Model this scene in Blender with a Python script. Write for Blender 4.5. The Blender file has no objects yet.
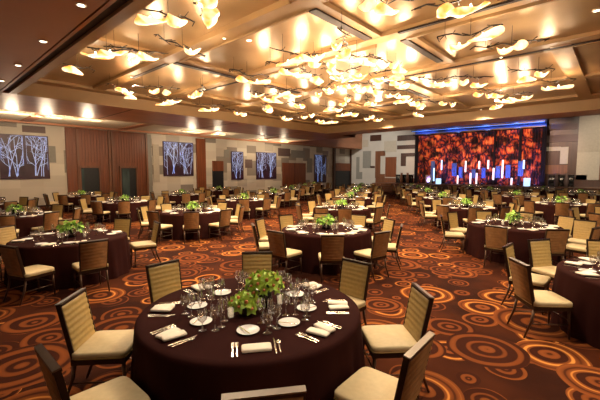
import bpy, bmesh, math, random
from mathutils import Vector, Matrix
R = random.Random(7)
C = bpy.context.scene.collection
D = bpy.data
PI = math.pi
EYE = 1.95
F = 356.0
PHI = math.atan(29 / 356)
AZ = math.radians(42)
ca, sa = math.cos(AZ), math.sin(AZ)

# ---------------------------------------------------------------- frames
# plan frame: x = -A (away from picture wall), y = B (towards the stage wall)
def W(lat, fwd):
    return (ca * lat - sa * fwd, sa * lat + ca * fwd)
def ray(px, py):
    x = (px - 300) / F; y = -(py - 200) / F
    f = math.cos(PHI) + y * math.sin(PHI); u = -math.sin(PHI) + y * math.cos(PHI)
    w = W(x, f)
    return w[0], w[1], u
def on_w1(px, py, A):          # point of the picture wall
    r = ray(px, py); t = -A / r[0]
    return r[1] * t, r[2] * t + EYE
def on_w2(px, py, B):          # point of the stage wall
    r = ray(px, py); t = B / r[1]
    return r[0] * t, r[2] * t + EYE
def at_z(px, py, z):
    r = ray(px, py); t = (z - EYE) / r[2]
    return r[0] * t, r[1] * t

# ---------------------------------------------------------------- materials
def mat(name, col, rough=.6, metal=0, var=0, vscale=8, bump=0, bscale=60, emit=None, es=0, spec=.5, sheen=0, stretch=(1, 1, 1), coat=0):
    m = D.materials.new(name); m.use_nodes = True
    nt = m.node_tree; b = nt.nodes['Principled BSDF']
    b.inputs['Base Color'].default_value = (*col, 1)
    b.inputs['Roughness'].default_value = rough
    b.inputs['Metallic'].default_value = metal
    b.inputs['Specular IOR Level'].default_value = spec
    b.inputs['Coat Weight'].default_value = coat
    if sheen: b.inputs['Sheen Weight'].default_value = sheen
    tc = nt.nodes.new('ShaderNodeTexCoord'); mp = nt.nodes.new('ShaderNodeMapping')
    mp.inputs['Scale'].default_value = stretch
    nt.links.new(tc.outputs['Object'], mp.inputs['Vector'])
    if var:
        n = nt.nodes.new('ShaderNodeTexNoise'); n.inputs['Scale'].default_value = vscale; n.inputs['Detail'].default_value = 3
        nt.links.new(mp.outputs['Vector'], n.inputs['Vector'])
        r = nt.nodes.new('ShaderNodeValToRGB')
        r.color_ramp.elements[0].position = .3; r.color_ramp.elements[1].position = .7
        r.color_ramp.elements[0].color = (*[max(0, c * (1 - var)) for c in col], 1)
        r.color_ramp.elements[1].color = (*[min(1, c * (1 + var)) for c in col], 1)
        nt.links.new(n.outputs['Fac'], r.inputs['Fac']); nt.links.new(r.outputs['Color'], b.inputs['Base Color'])
    if bump:
        n2 = nt.nodes.new('ShaderNodeTexNoise'); n2.inputs['Scale'].default_value = bscale
        nt.links.new(mp.outputs['Vector'], n2.inputs['Vector'])
        bp = nt.nodes.new('ShaderNodeBump'); bp.inputs['Strength'].default_value = bump; bp.inputs['Distance'].default_value = .0006
        nt.links.new(n2.outputs['Fac'], bp.inputs['Height']); nt.links.new(bp.outputs['Normal'], b.inputs['Normal'])
    if emit:
        b.inputs['Emission Color'].default_value = (*emit, 1); b.inputs['Emission Strength'].default_value = es
    return m

def glass_mat(name, tint=(1, 1, 1), mixf=.3, glow=None):
    m = D.materials.new(name); m.use_nodes = True; nt = m.node_tree; nt.nodes.clear()
    o = nt.nodes.new('ShaderNodeOutputMaterial'); mx = nt.nodes.new('ShaderNodeMixShader')
    t = nt.nodes.new('ShaderNodeBsdfTransparent'); g = nt.nodes.new('ShaderNodeBsdfGlossy')
    t.inputs['Color'].default_value = (*tint, 1); g.inputs['Roughness'].default_value = .06
    lw = nt.nodes.new('ShaderNodeLayerWeight'); lw.inputs['Blend'].default_value = .35
    mr = nt.nodes.new('ShaderNodeMapRange'); mr.inputs['To Min'].default_value = mixf; mr.inputs['To Max'].default_value = .75
    nt.links.new(lw.outputs['Facing'], mr.inputs['Value']); nt.links.new(mr.outputs['Result'], mx.inputs['Fac'])
    nt.links.new(t.outputs[0], mx.inputs[1]); nt.links.new(g.outputs[0], mx.inputs[2]); nt.links.new(mx.outputs[0], o.inputs['Surface'])
    return m

def carpet_mat():
    m = D.materials.new('swirl_carpet'); m.use_nodes = True; nt = m.node_tree; b = nt.nodes['Principled BSDF']
    L = nt.links.new; N = nt.nodes.new
    b.inputs['Roughness'].default_value = .95; b.inputs['Specular IOR Level'].default_value = .08
    tc = N('ShaderNodeTexCoord')
    def mth(op, a, c=None, d=None):
        n = N('ShaderNodeMath'); n.operation = op
        for i, v in enumerate((a, c, d)):
            if v is None: continue
            if isinstance(v, (int, float)): n.inputs[i].default_value = v
            else: L(v, n.inputs[i])
        return n.outputs[0]
    base = N('ShaderNodeTexNoise'); base.inputs['Scale'].default_value = .8; base.inputs['Detail'].default_value = 4
    L(tc.outputs['Object'], base.inputs['Vector'])
    br = N('ShaderNodeValToRGB'); br.color_ramp.elements[0].position = .42; br.color_ramp.elements[1].position = .62
    br.color_ramp.elements[0].color = (.026, .006, .0022, 1); br.color_ramp.elements[1].color = (.060, .014, .004, 1)
    L(base.outputs['Fac'], br.inputs['Fac'])
    cur = br.outputs['Color']
    # wavy warp so that rings look woven
    wn = N('ShaderNodeTexNoise'); wn.inputs['Scale'].default_value = 1.6; wn.inputs['Detail'].default_value = 1
    L(tc.outputs['Object'], wn.inputs['Vector'])
    for li, (cell, off, rmax, rings, thr) in enumerate(((.50, (1.9, 9.4), .21, 1.8, .35), (.62, (7.3, 2.2), .30, 2.6, .2), (.86, (11.9, 5.2), .43, 3.2, .45), (1.22, (3.1, 1.7), .55, 3.6, .15))):
        mp = N('ShaderNodeMapping'); mp.inputs['Location'].default_value = (*off, 0)
        mp.inputs['Scale'].default_value = (1 / cell, 1 / cell, 0)
        wm = N('ShaderNodeVectorMath'); wm.operation = 'SCALE'; wm.inputs['Scale'].default_value = .10
        L(wn.outputs['Color'], wm.inputs[0])
        wa = N('ShaderNodeVectorMath'); wa.operation = 'ADD'; L(tc.outputs['Object'], wa.inputs[0]); L(wm.outputs[0], wa.inputs[1])
        L(wa.outputs[0], mp.inputs['Vector'])
        v = N('ShaderNodeTexVoronoi'); v.voronoi_dimensions = '2D'; v.inputs['Scale'].default_value = 1; v.inputs['Randomness'].default_value = .62
        L(mp.outputs['Vector'], v.inputs['Vector'])
        sx = N('ShaderNodeSeparateColor'); L(v.outputs['Color'], sx.inputs['Color'])
        r0, r1, r2 = sx.outputs[0], sx.outputs[1], sx.outputs[2]
        dist = mth('MULTIPLY', v.outputs['Distance'], cell)
        rad = mth('MULTIPLY_ADD', r0, rmax * .45, rmax * .5)
        t = mth('DIVIDE', dist, rad)
        inside = mth('LESS_THAN', t, 1.0)
        on = mth('GREATER_THAN', r1, thr)
        mask = mth('MULTIPLY', inside, on)
        df = N('ShaderNodeVectorMath'); df.operation = 'SUBTRACT'; L(mp.outputs['Vector'], df.inputs[0]); L(v.outputs['Position'], df.inputs[1])
        dt = N('ShaderNodeVectorMath'); dt.operation = 'DOT_PRODUCT'; L(df.outputs[0], dt.inputs[0]); L(v.outputs['Color'], dt.inputs[1])
        ecc = mth('MULTIPLY', dt.outputs['Value'], .22)
        t = mth('ADD', t, ecc)
        ph = mth('MULTIPLY_ADD', t, rings, mth('MULTIPLY', r2, 1.0))
        sn = mth('SINE', mth('MULTIPLY', ph, 2 * PI * .8))
        # second, uneven beat gives thick and thin bands
        sn2 = mth('SINE', mth('MULTIPLY', ph, 2 * PI * .37))
        band = mth('ADD', mth('MULTIPLY', sn, .6), mth('MULTIPLY', sn2, .4))
        cr = N('ShaderNodeValToRGB'); e = cr.color_ramp; e.interpolation = 'LINEAR'
        e.elements[0].position = .36; e.elements[0].color = (.036, .008, .003, 1)
        e.elements[1].position = .48; e.elements[1].color = (.140, .036, .009, 1)
        for p_, c_ in ((.78, (.19, .052, .012, 1)), (.84, (.50, .19, .04, 1)), (1.0, (.60, .27, .065, 1))):
            x = e.elements.new(p_); x.color = c_
        bn = mth('MULTIPLY_ADD', band, .5, .5)
        bn = mth('MULTIPLY', bn, mth('MULTIPLY_ADD', r2, .42, .68))
        L(bn, cr.inputs['Fac'])
        mx = N('ShaderNodeMix'); mx.data_type = 'RGBA'
        L(mask, mx.inputs['Factor']); L(cur, mx.inputs['A']); L(cr.outputs['Color'], mx.inputs['B'])
        cur = mx.outputs['Result']
    L(cur, b.inputs['Base Color'])
    bp = N('ShaderNodeBump'); bp.inputs['Strength'].default_value = .3; bp.inputs['Distance'].default_value = .004
    pn = N('ShaderNodeTexNoise'); pn.inputs['Scale'].default_value = 220; L(tc.outputs['Object'], pn.inputs['Vector'])
    L(pn.outputs['Fac'], bp.inputs['Height']); L(bp.outputs['Normal'], b.inputs['Normal'])
    return m

def curtain_mat():  # projected leaf-shaped stage light, painted into the curtain colour
    m = D.materials.new('painted_leaf_light_curtain'); m.use_nodes = True; nt = m.node_tree; b = nt.nodes['Principled BSDF']
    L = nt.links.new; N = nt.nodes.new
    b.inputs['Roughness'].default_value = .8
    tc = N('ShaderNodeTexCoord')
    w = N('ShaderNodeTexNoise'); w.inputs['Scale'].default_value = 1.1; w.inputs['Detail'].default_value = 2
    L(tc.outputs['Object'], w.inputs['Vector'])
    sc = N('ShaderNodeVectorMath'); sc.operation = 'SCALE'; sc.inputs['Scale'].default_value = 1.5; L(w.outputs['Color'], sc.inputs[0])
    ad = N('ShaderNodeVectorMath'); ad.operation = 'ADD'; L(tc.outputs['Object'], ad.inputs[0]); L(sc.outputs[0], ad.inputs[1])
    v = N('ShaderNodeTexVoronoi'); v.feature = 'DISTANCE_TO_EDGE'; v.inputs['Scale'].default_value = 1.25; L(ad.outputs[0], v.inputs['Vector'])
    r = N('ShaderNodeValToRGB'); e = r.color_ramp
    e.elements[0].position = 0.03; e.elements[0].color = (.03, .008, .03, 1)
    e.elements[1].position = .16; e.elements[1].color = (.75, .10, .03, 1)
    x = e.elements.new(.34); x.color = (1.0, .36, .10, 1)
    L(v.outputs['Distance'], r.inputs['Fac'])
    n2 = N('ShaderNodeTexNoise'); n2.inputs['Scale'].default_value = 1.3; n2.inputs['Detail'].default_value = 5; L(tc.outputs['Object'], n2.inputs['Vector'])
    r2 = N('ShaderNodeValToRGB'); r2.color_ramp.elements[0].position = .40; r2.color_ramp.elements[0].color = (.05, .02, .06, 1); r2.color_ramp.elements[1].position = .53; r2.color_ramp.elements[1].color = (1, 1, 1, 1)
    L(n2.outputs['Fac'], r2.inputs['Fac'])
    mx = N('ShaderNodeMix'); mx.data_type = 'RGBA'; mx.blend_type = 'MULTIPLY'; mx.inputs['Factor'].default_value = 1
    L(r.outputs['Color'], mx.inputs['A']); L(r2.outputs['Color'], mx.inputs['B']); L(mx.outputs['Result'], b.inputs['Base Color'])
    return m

def block_wall_mat(name, cols, sx=.9, sy=.55):
    m = D.materials.new(name); m.use_nodes = True; nt = m.node_tree; b = nt.nodes['Principled BSDF']
    L = nt.links.new; N = nt.nodes.new
    b.inputs['Roughness'].default_value = .7
    g = N('ShaderNodeNewGeometry'); s = N('ShaderNodeSeparateXYZ'); L(g.outputs['Position'], s.inputs[0])
    a = N('ShaderNodeMath'); a.operation = 'ADD'; L(s.outputs['X'], a.inputs[0]); L(s.outputs['Y'], a.inputs[1])
    def snap(src, st):
        q = N('ShaderNodeMath'); q.operation = 'SNAP'; L(src, q.inputs[0]); q.inputs[1].default_value = st; return q.outputs[0]
    cx = snap(a.outputs[0], sx)
    w1 = N('ShaderNodeTexWhiteNoise'); w1.noise_dimensions = '1D'; L(cx, w1.inputs['W'])
    zo = N('ShaderNodeMath'); zo.operation = 'ADD'; L(s.outputs['Z'], zo.inputs[0]); L(w1.outputs['Value'], zo.inputs[1])
    cz = snap(zo.outputs[0], sy)
    cb = N('ShaderNodeCombineXYZ'); L(cx, cb.inputs[0]); L(cz, cb.inputs[1])
    w2 = N('ShaderNodeTexWhiteNoise'); w2.noise_dimensions = '2D'; L(cb.outputs[0], w2.inputs['Vector'])
    r = N('ShaderNodeValToRGB'); r.color_ramp.interpolation = 'CONSTANT'
    e = r.color_ramp.elements
    e[0].position = 0; e[0].color = (*cols[0], 1); e[1].position = 1 / len(cols); e[1].color = (*cols[1], 1)
    for i in range(2, len(cols)):
        x = e.new(i / len(cols)); x.color = (*cols[i], 1)
    L(w2.outputs['Value'], r.inputs['Fac']); L(r.outputs['Color'], b.inputs['Base Color'])
    return m

def wood_mat(name, col, rough=.35, panel=.6, var=.25):
    m = D.materials.new(name); m.use_nodes = True; nt = m.node_tree; b = nt.nodes['Principled BSDF']
    L = nt.links.new; N = nt.nodes.new
    b.inputs['Roughness'].default_value = rough
    g = N('ShaderNodeNewGeometry')
    mp = N('ShaderNodeMapping'); mp.inputs['Scale'].default_value = (9, 9, .5); L(g.outputs['Position'], mp.inputs['Vector'])
    n = N('ShaderNodeTexNoise'); n.inputs['Scale'].default_value = 1.3; n.inputs['Detail'].default_value = 4; L(mp.outputs['Vector'], n.inputs['Vector'])
    r = N('ShaderNodeValToRGB'); r.color_ramp.elements[0].position = .3; r.color_ramp.elements[1].position = .7
    r.color_ramp.elements[0].color = (*[c * (1 - var) for c in col], 1); r.color_ramp.elements[1].color = (*[c * (1 + var) for c in col], 1)
    L(n.outputs['Fac'], r.inputs['Fac'])
    L(r.outputs['Color'], b.inputs['Base Color'])
    return m

M = {}
M['carpet'] = carpet_mat()
M['cloth'] = mat('brown_tablecloth', (.030, .0092, .0078), .85, var=.12, vscale=3, spec=.02)
M['tan'] = mat('tan_channel_fabric', (.40, .27, .09), .45, var=.10, vscale=30, bump=.1, bscale=400)
M['cream'] = mat('cream_seat_fabric', (.56, .44, .245), .6, var=.06, vscale=20, bump=.1, bscale=400)
M['brownback'] = mat('brown_back_fabric', (.27, .135, .05), .45, var=.2, vscale=12)
M['frame'] = mat('dark_bronze_frame', (.045, .026, .018), .3, metal=.6, var=.2, vscale=20)
M['rail'] = mat('brushed_steel_rail', (.22, .19, .16), .35, metal=1, var=.05, vscale=20)
M['legm'] = mat('bronze_leg_metal', (.12, .07, .045), .35, metal=.7, var=.15, vscale=20)
M['white'] = mat('white_china', (.82, .80, .77), .25, var=.02, vscale=10)
M['linen'] = mat('cream_linen', (.86, .77, .63), .8, var=.04, vscale=30, bump=.2, bscale=200)
M['silver'] = mat('polished_silver', (.8, .76, .70), .18, metal=1, var=.03, vscale=10)
M['glass'] = glass_mat('clear_glass')
M['vase'] = mat('black_vase', (.012, .012, .012), .15, var=.2, vscale=10, coat=.5)
M['vase_amber'] = mat('mottled_bronze_vase', (.06, .035, .018), .3, metal=.4, var=.5, vscale=25)
M['petal'] = mat('green_orchid_petal', (.36, .54, .05), .5, var=.3, vscale=25)
M['petal2'] = mat('light_green_bloom', (.34, .60, .09), .6, var=.35, vscale=14)
M['lip'] = mat('rust_orchid_centre', (.55, .18, .06), .5, var=.2, vscale=30)
M['leaf'] = mat('dark_leaf', (.035, .09, .02), .5, var=.4, vscale=20)
M['candle'] = mat('glowing_candle', (.95, .85, .65), .5, var=.03, emit=(1, .78, .5), es=.7)
M['brown_soffit'] = mat('brown_painted_soffit', (.44, .19, .07), .5, var=.04, vscale=2)
M['slot'] = mat('dark_slot', (.025, .010, .008), .6, var=.1)
M['tanbeam'] = mat('gold_beige_plaster', (.38, .235, .105), .5, var=.05, vscale=2)
M['panel'] = mat('copper_leaf_panel', (.46, .30, .145), .30, metal=.5, var=.10, vscale=1.2)
M['redwood'] = mat('glossy_mahogany_soffit', (.50, .22, .115), .42, var=.15, vscale=1.5, stretch=(1, .25, 1))
M['creamceil'] = mat('cream_plaster', (.86, .75, .56), .6, var=.04, vscale=2)
M['wood'] = wood_mat('reddish_wood_panel', (.21, .062, .022))
M['darkwood'] = wood_mat('dark_wood', (.060, .022, .013))
M['midwood'] = wood_mat('brown_wood', (.19, .075, .035))
M['dark'] = mat('dark_doorway', (.012, .013, .016), .4, var=.2)
M['doorglass'] = mat('smoked_door_glass', (.06, .09, .09), .15, var=.3, vscale=3, stretch=(1, 1, .3))
M['blockwall'] = block_wall_mat('stone_block_wall', [(.62, .57, .48), (.50, .45, .38), (.70, .65, .55), (.30, .26, .22), (.60, .54, .45), (.66, .60, .51)], 1.0, .62)
M['creamwall'] = mat('cream_wall', (.56, .52, .46), .7, var=.05, vscale=1)
M['greypanel'] = mat('grey_wall_panel', (.27, .26, .23), .6, var=.06)
M['mauve'] = mat('mauve_wall_panel', (.15, .10, .09), .6, var=.06)
M['beige'] = mat('beige_wall_panel', (.42, .36, .28), .6, var=.06)
M['beigelight'] = mat('light_beige_panel', (.50, .44, .35), .6, var=.05)
M['skirt'] = mat('beige_platform_skirt', (.52, .39, .24), .7, var=.1)
M['art'] = mat('dark_plum_artwork', (.045, .014, .030), .4, var=.4, vscale=2)
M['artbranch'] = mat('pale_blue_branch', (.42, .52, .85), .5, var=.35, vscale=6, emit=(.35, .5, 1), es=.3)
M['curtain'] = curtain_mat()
M['blackcurtain'] = mat('black_curtain', (.012, .008, .014), .8, var=.2)
M['bluefab_and_light'] = mat('blue_fabric_and_light', (.08, .16, .50), .7, var=.15)
M['tube'] = mat('white_light_tube', (1, .95, .95), .4, emit=(1, .80, .80), es=1.3)
M['tubeb'] = mat('blue_white_light_tube', (.7, .85, 1), .4, emit=(.45, .70, 1), es=1.3)
M['ledblue'] = mat('blue_led', (.1, .3, 1), .4, emit=(.12, .32, 1), es=.9)
M['branchrod'] = mat('blackened_iron', (.03, .022, .018), .4, metal=.5, var=.2)
def shell_mat():
    m = mat('amber_white_glass', (.9, .75, .5), .2)
    nt = m.node_tree; b = nt.nodes['Principled BSDF']; N = nt.nodes.new; L = nt.links.new
    tc = N('ShaderNodeTexCoord'); n = N('ShaderNodeTexNoise'); n.inputs['Scale'].default_value = 3.5; n.inputs['Detail'].default_value = 2
    L(tc.outputs['Object'], n.inputs['Vector'])
    r = N('ShaderNodeValToRGB'); e = r.color_ramp.elements; e[0].position = .38; e[0].color = (.85, .36, .07, 1); e[1].position = .56; e[1].color = (1, .80, .47, 1)
    L(n.outputs['Fac'], r.inputs['Fac']); L(r.outputs['Color'], b.inputs['Emission Color']); L(r.outputs['Color'], b.inputs['Base Color'])
    b.inputs['Emission Strength'].default_value = 1.5
    return m
M['shell'] = shell_mat()
M['bulb'] = mat('glowing_bulb', (1, .9, .7), .4, emit=(1, .85, .6), es=9)
M['down'] = mat('downlight_lens', (1, .9, .7), .4, emit=(1, .85, .62), es=5)

# ---------------------------------------------------------------- mesh kit
class MB:
    def __init__(s): s.v = []; s.f = []; s.m = []; s.sm = []; s.mats = []
    def mi(s, m):
        if m not in s.mats: s.mats.append(m)
        return s.mats.index(m)
    def add(s, vs, fs, m, smooth=False, mx=None):
        o = len(s.v); k = s.mi(m)
        s.v += [tuple(mx @ Vector(v)) if mx else tuple(v) for v in vs]
        for f in fs: s.f.append([i + o for i in f]); s.m.append(k); s.sm.append(smooth)
        return s
    def box(s, x0, x1, y0, y1, z0, z1, m, mx=None):
        vs = [(x0, y0, z0), (x1, y0, z0), (x1, y1, z0), (x0, y1, z0), (x0, y0, z1), (x1, y0, z1), (x1, y1, z1), (x0, y1, z1)]
        return s.add(vs, [(0, 3, 2, 1), (4, 5, 6, 7), (0, 1, 5, 4), (1, 2, 6, 5), (2, 3, 7, 6), (3, 0, 4, 7)], m, False, mx)
    def rings(s, rings, m, smooth=True, cap=True, mx=None):
        n = len(rings[0]); vs = [v for r in rings for v in r]; fs = []
        for i in range(len(rings) - 1):
            for j in range(n):
                k = (j + 1) % n
                fs.append((i * n + j, i * n + k, (i + 1) * n + k, (i + 1) * n + j))
        if cap:
            fs.append(tuple(range(n - 1, -1, -1))); fs.append(tuple(range((len(rings) - 1) * n, len(rings) * n)))
        return s.add(vs, fs, m, smooth, mx)
    def lathe(s, prof, m, n=16, smooth=True, mx=None, cap=True):
        return s.rings([[(r * math.cos(2 * PI * j / n), r * math.sin(2 * PI * j / n), z) for j in range(n)] for r, z in prof], m, smooth, cap, mx)
    def tube(s, pts, r, m, n=6, smooth=True, mx=None):
        rs = []; P = [Vector(p) for p in pts]
        rad = r if isinstance(r, (list, tuple)) else [r] * len(P)
        for i, p in enumerate(P):
            t = (P[min(i + 1, len(P) - 1)] - P[max(i - 1, 0)]).normalized()
            a = t.cross(Vector((0, 0, 1)))
            if a.length < .01: a = t.cross(Vector((1, 0, 0)))
            a.normalize(); b = t.cross(a)
            rs.append([tuple(p + rad[i] * (math.cos(2 * PI * j / n) * a + math.sin(2 * PI * j / n) * b)) for j in range(n)])
        return s.rings(rs, m, smooth, True, mx)
    def rbox(s, x0, x1, y0, y1, z0, z1, m, r=.02, mx=None, dome=0):
        # rounded cushion-like box: stacked superellipse rings
        cx, cy = (x0 + x1) / 2, (y0 + y1) / 2; hx, hy = (x1 - x0) / 2, (y1 - y0) / 2; rs = []
        for (dz, ins) in ((0, r), (r * .3, r * .3), (r, 0), (-r, 0), (-r * .3, r * .3), (0, r)):
            z = (z0 if len(rs) < 3 else z1) + dz
            ring = []
            for j in range(20):
                a = 2 * PI * (j + .5) / 20; c, q = math.cos(a), math.sin(a)
                ex = .22
                ring.append((cx + (hx - ins) * math.copysign(abs(c) ** ex, c), cy + (hy - ins) * math.copysign(abs(q) ** ex, q), z + (dome if len(rs) == 5 else 0)))
            rs.append(ring)
        return s.rings(rs, m, True, True, mx)
    def mesh(s, name):
        me = D.meshes.new(name); me.from_pydata(s.v, [], s.f)
        for m in s.mats: me.materials.append(M[m])
        me.polygons.foreach_set('material_index', s.m); me.polygons.foreach_set('use_smooth', s.sm)
        me.update(); return me
    def obj(s, name, parent=None, loc=None, rz=0):
        return put(name, s.mesh(name), parent, loc, rz)

def put(name, me, parent=None, loc=None, rz=0):
    o = D.objects.new(name, me); C.objects.link(o)
    if parent: o.parent = parent
    if loc: o.location = loc
    if rz: o.rotation_euler = (0, 0, rz)
    return o
def tag(o, label=None, cat=None, group=None, kind=None):
    if label: o['label'] = label
    if cat: o['category'] = cat
    if group: o['group'] = group
    if kind: o['kind'] = kind
    return o
def empty(name, loc=(0, 0, 0), rz=0):
    o = D.objects.new(name, None); C.objects.link(o); o.location = loc; o.rotation_euler = (0, 0, rz); o.empty_display_size = .1
    return o
def copy_tree(o, parent=None):
    c = o.copy(); C.objects.link(c); c.parent = parent
    for ch in KIDS.get(o.name, []): copy_tree_l(ch, c)
    return c
def copy_tree_l(o, parent):
    c = o.copy(); C.objects.link(c); c.parent = parent
    for ch in KIDS.get(o.name, []): copy_tree_l(ch, c)
KIDS = {}
def reg(root):
    for o in D.objects:
        if o.parent: KIDS.setdefault(o.parent.name, [])
    KIDS.clear()
    for o in D.objects:
        if o.parent: KIDS.setdefault(o.parent.name, []).append(o)
def struct(name, mb): return tag(mb.obj(name), kind='structure')

# ================================================================= SETTING
A_W1, B_W2 = 23.0, 34.0
RX = 14.0                        # right extent of the hall (x)
def bx(mb, A0, A1, B0, B1, z0, z1, m): return mb.box(-A1, -A0, B0, B1, z0, z1, m)
f = MB(); f.box(-A_W1 - .3, RX + .3, -9, B_W2 + .3, -.1, 0, 'carpet'); struct('floor', f)

# ceiling shell: soffits, fascia, coffered tray
ZS, ZB, ZP = 4.38, 4.80, 4.90
SX = {}
cl = MB()
bx(cl, -RX - .3, 14.4, 2.5, 18.6, ZP, ZP + .06, 'panel')                 # panels of the tray
struct('ceiling', cl)
s1 = MB()
bx(s1, -RX - .3, A_W1 + .3, -9, 2.10, ZS, 5.2, 'brown_soffit')
bx(s1, -RX - .3, 14.5, 2.10, 2.13, ZS + .03, 5.2, 'slot')
bx(s1, -RX - .3, 14.5, 2.13, 2.19, ZS, 5.2, 'brown_soffit')
bx(s1, -RX - .3, 14.5, 2.19, 2.36, ZS + .06, 5.2, 'slot')
bx(s1, -RX - .3, 14.4, 2.36, 2.56, ZS, 5.2, 'tanbeam')
struct('trim_1', s1)
s2 = MB()                                                            # picture wall soffit
bx(s2, 14.4, 14.44, 2.5, 18.6, ZS, ZP + .05, 'tanbeam')
bx(s2, 14.44, 18.2, 2.1, 22.0, ZS, 5.0, 'redwood')
for b in (6.2, 11.4, 16.8): bx(s2, 14.5, 18.2, b, b + .05, ZS - .004, ZS + .01, 'slot')
bx(s2, 18.2, 18.3, 2.1, 22.0, ZS - .01, 5.0, 'tanbeam')
bx(s2, 18.3, A_W1 + .3, 2.1, 22.0, ZS + .06, 5.0, 'creamceil'); bx(s2, 21.5, A_W1 + .3, 22.0, B_W2, ZS + .06, 5.0, 'creamceil')
for b in (4.0, 8.6, 13.4, 18.5): bx(s2, 18.3, 22.2, b, b + .45, ZS + .02, ZS + .07, 'redwood')
bx(s2, 22.2, 22.5, 2.1, B_W2, ZS - .04, ZS + .1, 'redwood')
struct('trim_2', s2)
s3 = MB()                                                            # stage side bulkhead
bx(s3, -RX - .3, 14.44, 18.56, 18.6, ZS, ZP + .05, 'tanbeam')
bx(s3, -RX - .3, 14.44, 18.6, 20.3, ZS, 5.0, 'redwood')
bx(s3, -RX - .3, 14.44, 20.2, 20.3, ZS, 7.3, 'redwood'); bx(s3, 14.44, 21.4, 21.9, 22.0, ZS, 7.3, 'redwood'); bx(s3, 14.44, 14.54, 20.3, 21.9, ZS, 7.3, 'redwood')
struct('trim_3', s3)
s4 = MB()
bx(s4, -RX - .3, A_W1 + .3, 20.3, B_W2 + .3, 7.2, 7.3, 'brown_soffit')
bx(s4, 21.4, 21.5, 22.0, B_W2, ZS - .01, 7.3, 'redwood')
struct('trim_4', s4)
# beams of the tray
beams = MB()
for (a0, a1, b0, b1) in ((-RX - .2, 14.4, 2.56, 2.75), (13.9, 14.4, 2.56, 18.56), (-RX - .2, 14.4, 17.6, 18.56),
                         (-RX - .2, 14.4, 4.60, 4.98), (-RX - .2, 14.4, 7.02, 7.34), (-RX - .2, 14.4, 9.95, 10.40), (-RX - .2, 14.4, 14.0, 14.4),
                         (3.98, 4.34, 2.7, 7.1), (3.45, 3.80, 7.2, 10.0), (5.3, 5.9, 10.2, 17.8), (8.72, 9.08, 2.7, 17.8), (-1.6, -1.0, 2.7, 17.8), (11.9, 12.2, 7.2, 17.8), (1.0, 1.4, 10.2, 17.8)):
    bi = globals().get('bi', 0) + 1; bx(beams, a0, a1, b0, b1, ZB + .0025 * (bi % 13), ZP + .02 + .001 * bi, 'tanbeam')
struct('trim_5', beams)
slots = MB()                                                         # dark air slots set in the beams
for (a0, a1, b0, b1) in ((4.16, 4.34, 5.05, 6.95), (3.62, 3.78, 7.5, 9.6), (5.7, 5.88, 10.5, 13.9), (8.9, 9.06, 5.0, 9.9), (9.2, 11.4, 4.84, 4.96), (-1.5, 3.6, 7.02, 7.10), (-4, 5.3, 10.30, 10.38), (9.1, 12, 7.32, 7.40), (5.9, 8.7, 14.3, 14.39)):
    bx(slots, a0, a1, b0, b1, ZB - .008, ZB + .03, 'slot')
struct('trim_6', slots)
seams = MB()                                                         # raised gold lips along the panels
for (a0, a1, b0, b1) in ((4.34, 8.72, 4.55, 4.60), (4.34, 8.72, 4.98, 5.03), (4.34, 8.72, 7.42, 7.47), (-1, 3.6, 7.42, 7.48), (-4, 5.3, 10.4, 10.46)):
    bx(seams, a0, a1, b0, b1, ZB - .02, ZP, 'tanbeam')
struct('trim_7', seams)

# walls
wl = MB(); bx(wl, A_W1, A_W1 + .25, -9, B_W2, 0, 7.3, 'blockwall'); w1 = struct('wall_left', wl)
wf = MB(); bx(wf, -RX - .3, A_W1 + .25, B_W2, B_W2 + .25, 0, 7.3, 'creamwall'); w2 = struct('wall_far', wf)

def w1rect(name, px0, px1, z0, z1, m, t=.05, parent=None, A=A_W1):
    b0 = on_w1(px0, 160, A_W1)[0]; b1 = on_w1(px1, 160, A_W1)[0]
    mb = MB(); bx(mb, A - t, A - .002, b0, b1, z0, z1, m); return mb.obj(name, parent)
def w2rect(name, px0, px1, py0, py1, m, t=.05, parent=None):
    B = B_W2; mid = (px0 + px1) / 2
    a0 = on_w2(px0, 160, B)[0]; a1 = on_w2(px1, 160, B)[0]
    z1 = on_w2(mid, py0, B)[1]; z0 = on_w2(mid, py1, B)[1]
    mb = MB(); mb.box(a0, a1, B - t, B - .002, z0, z1, m); return mb.obj(name, parent)
def bpx(px): return on_w1(px, 160, A_W1)[0]

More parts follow.
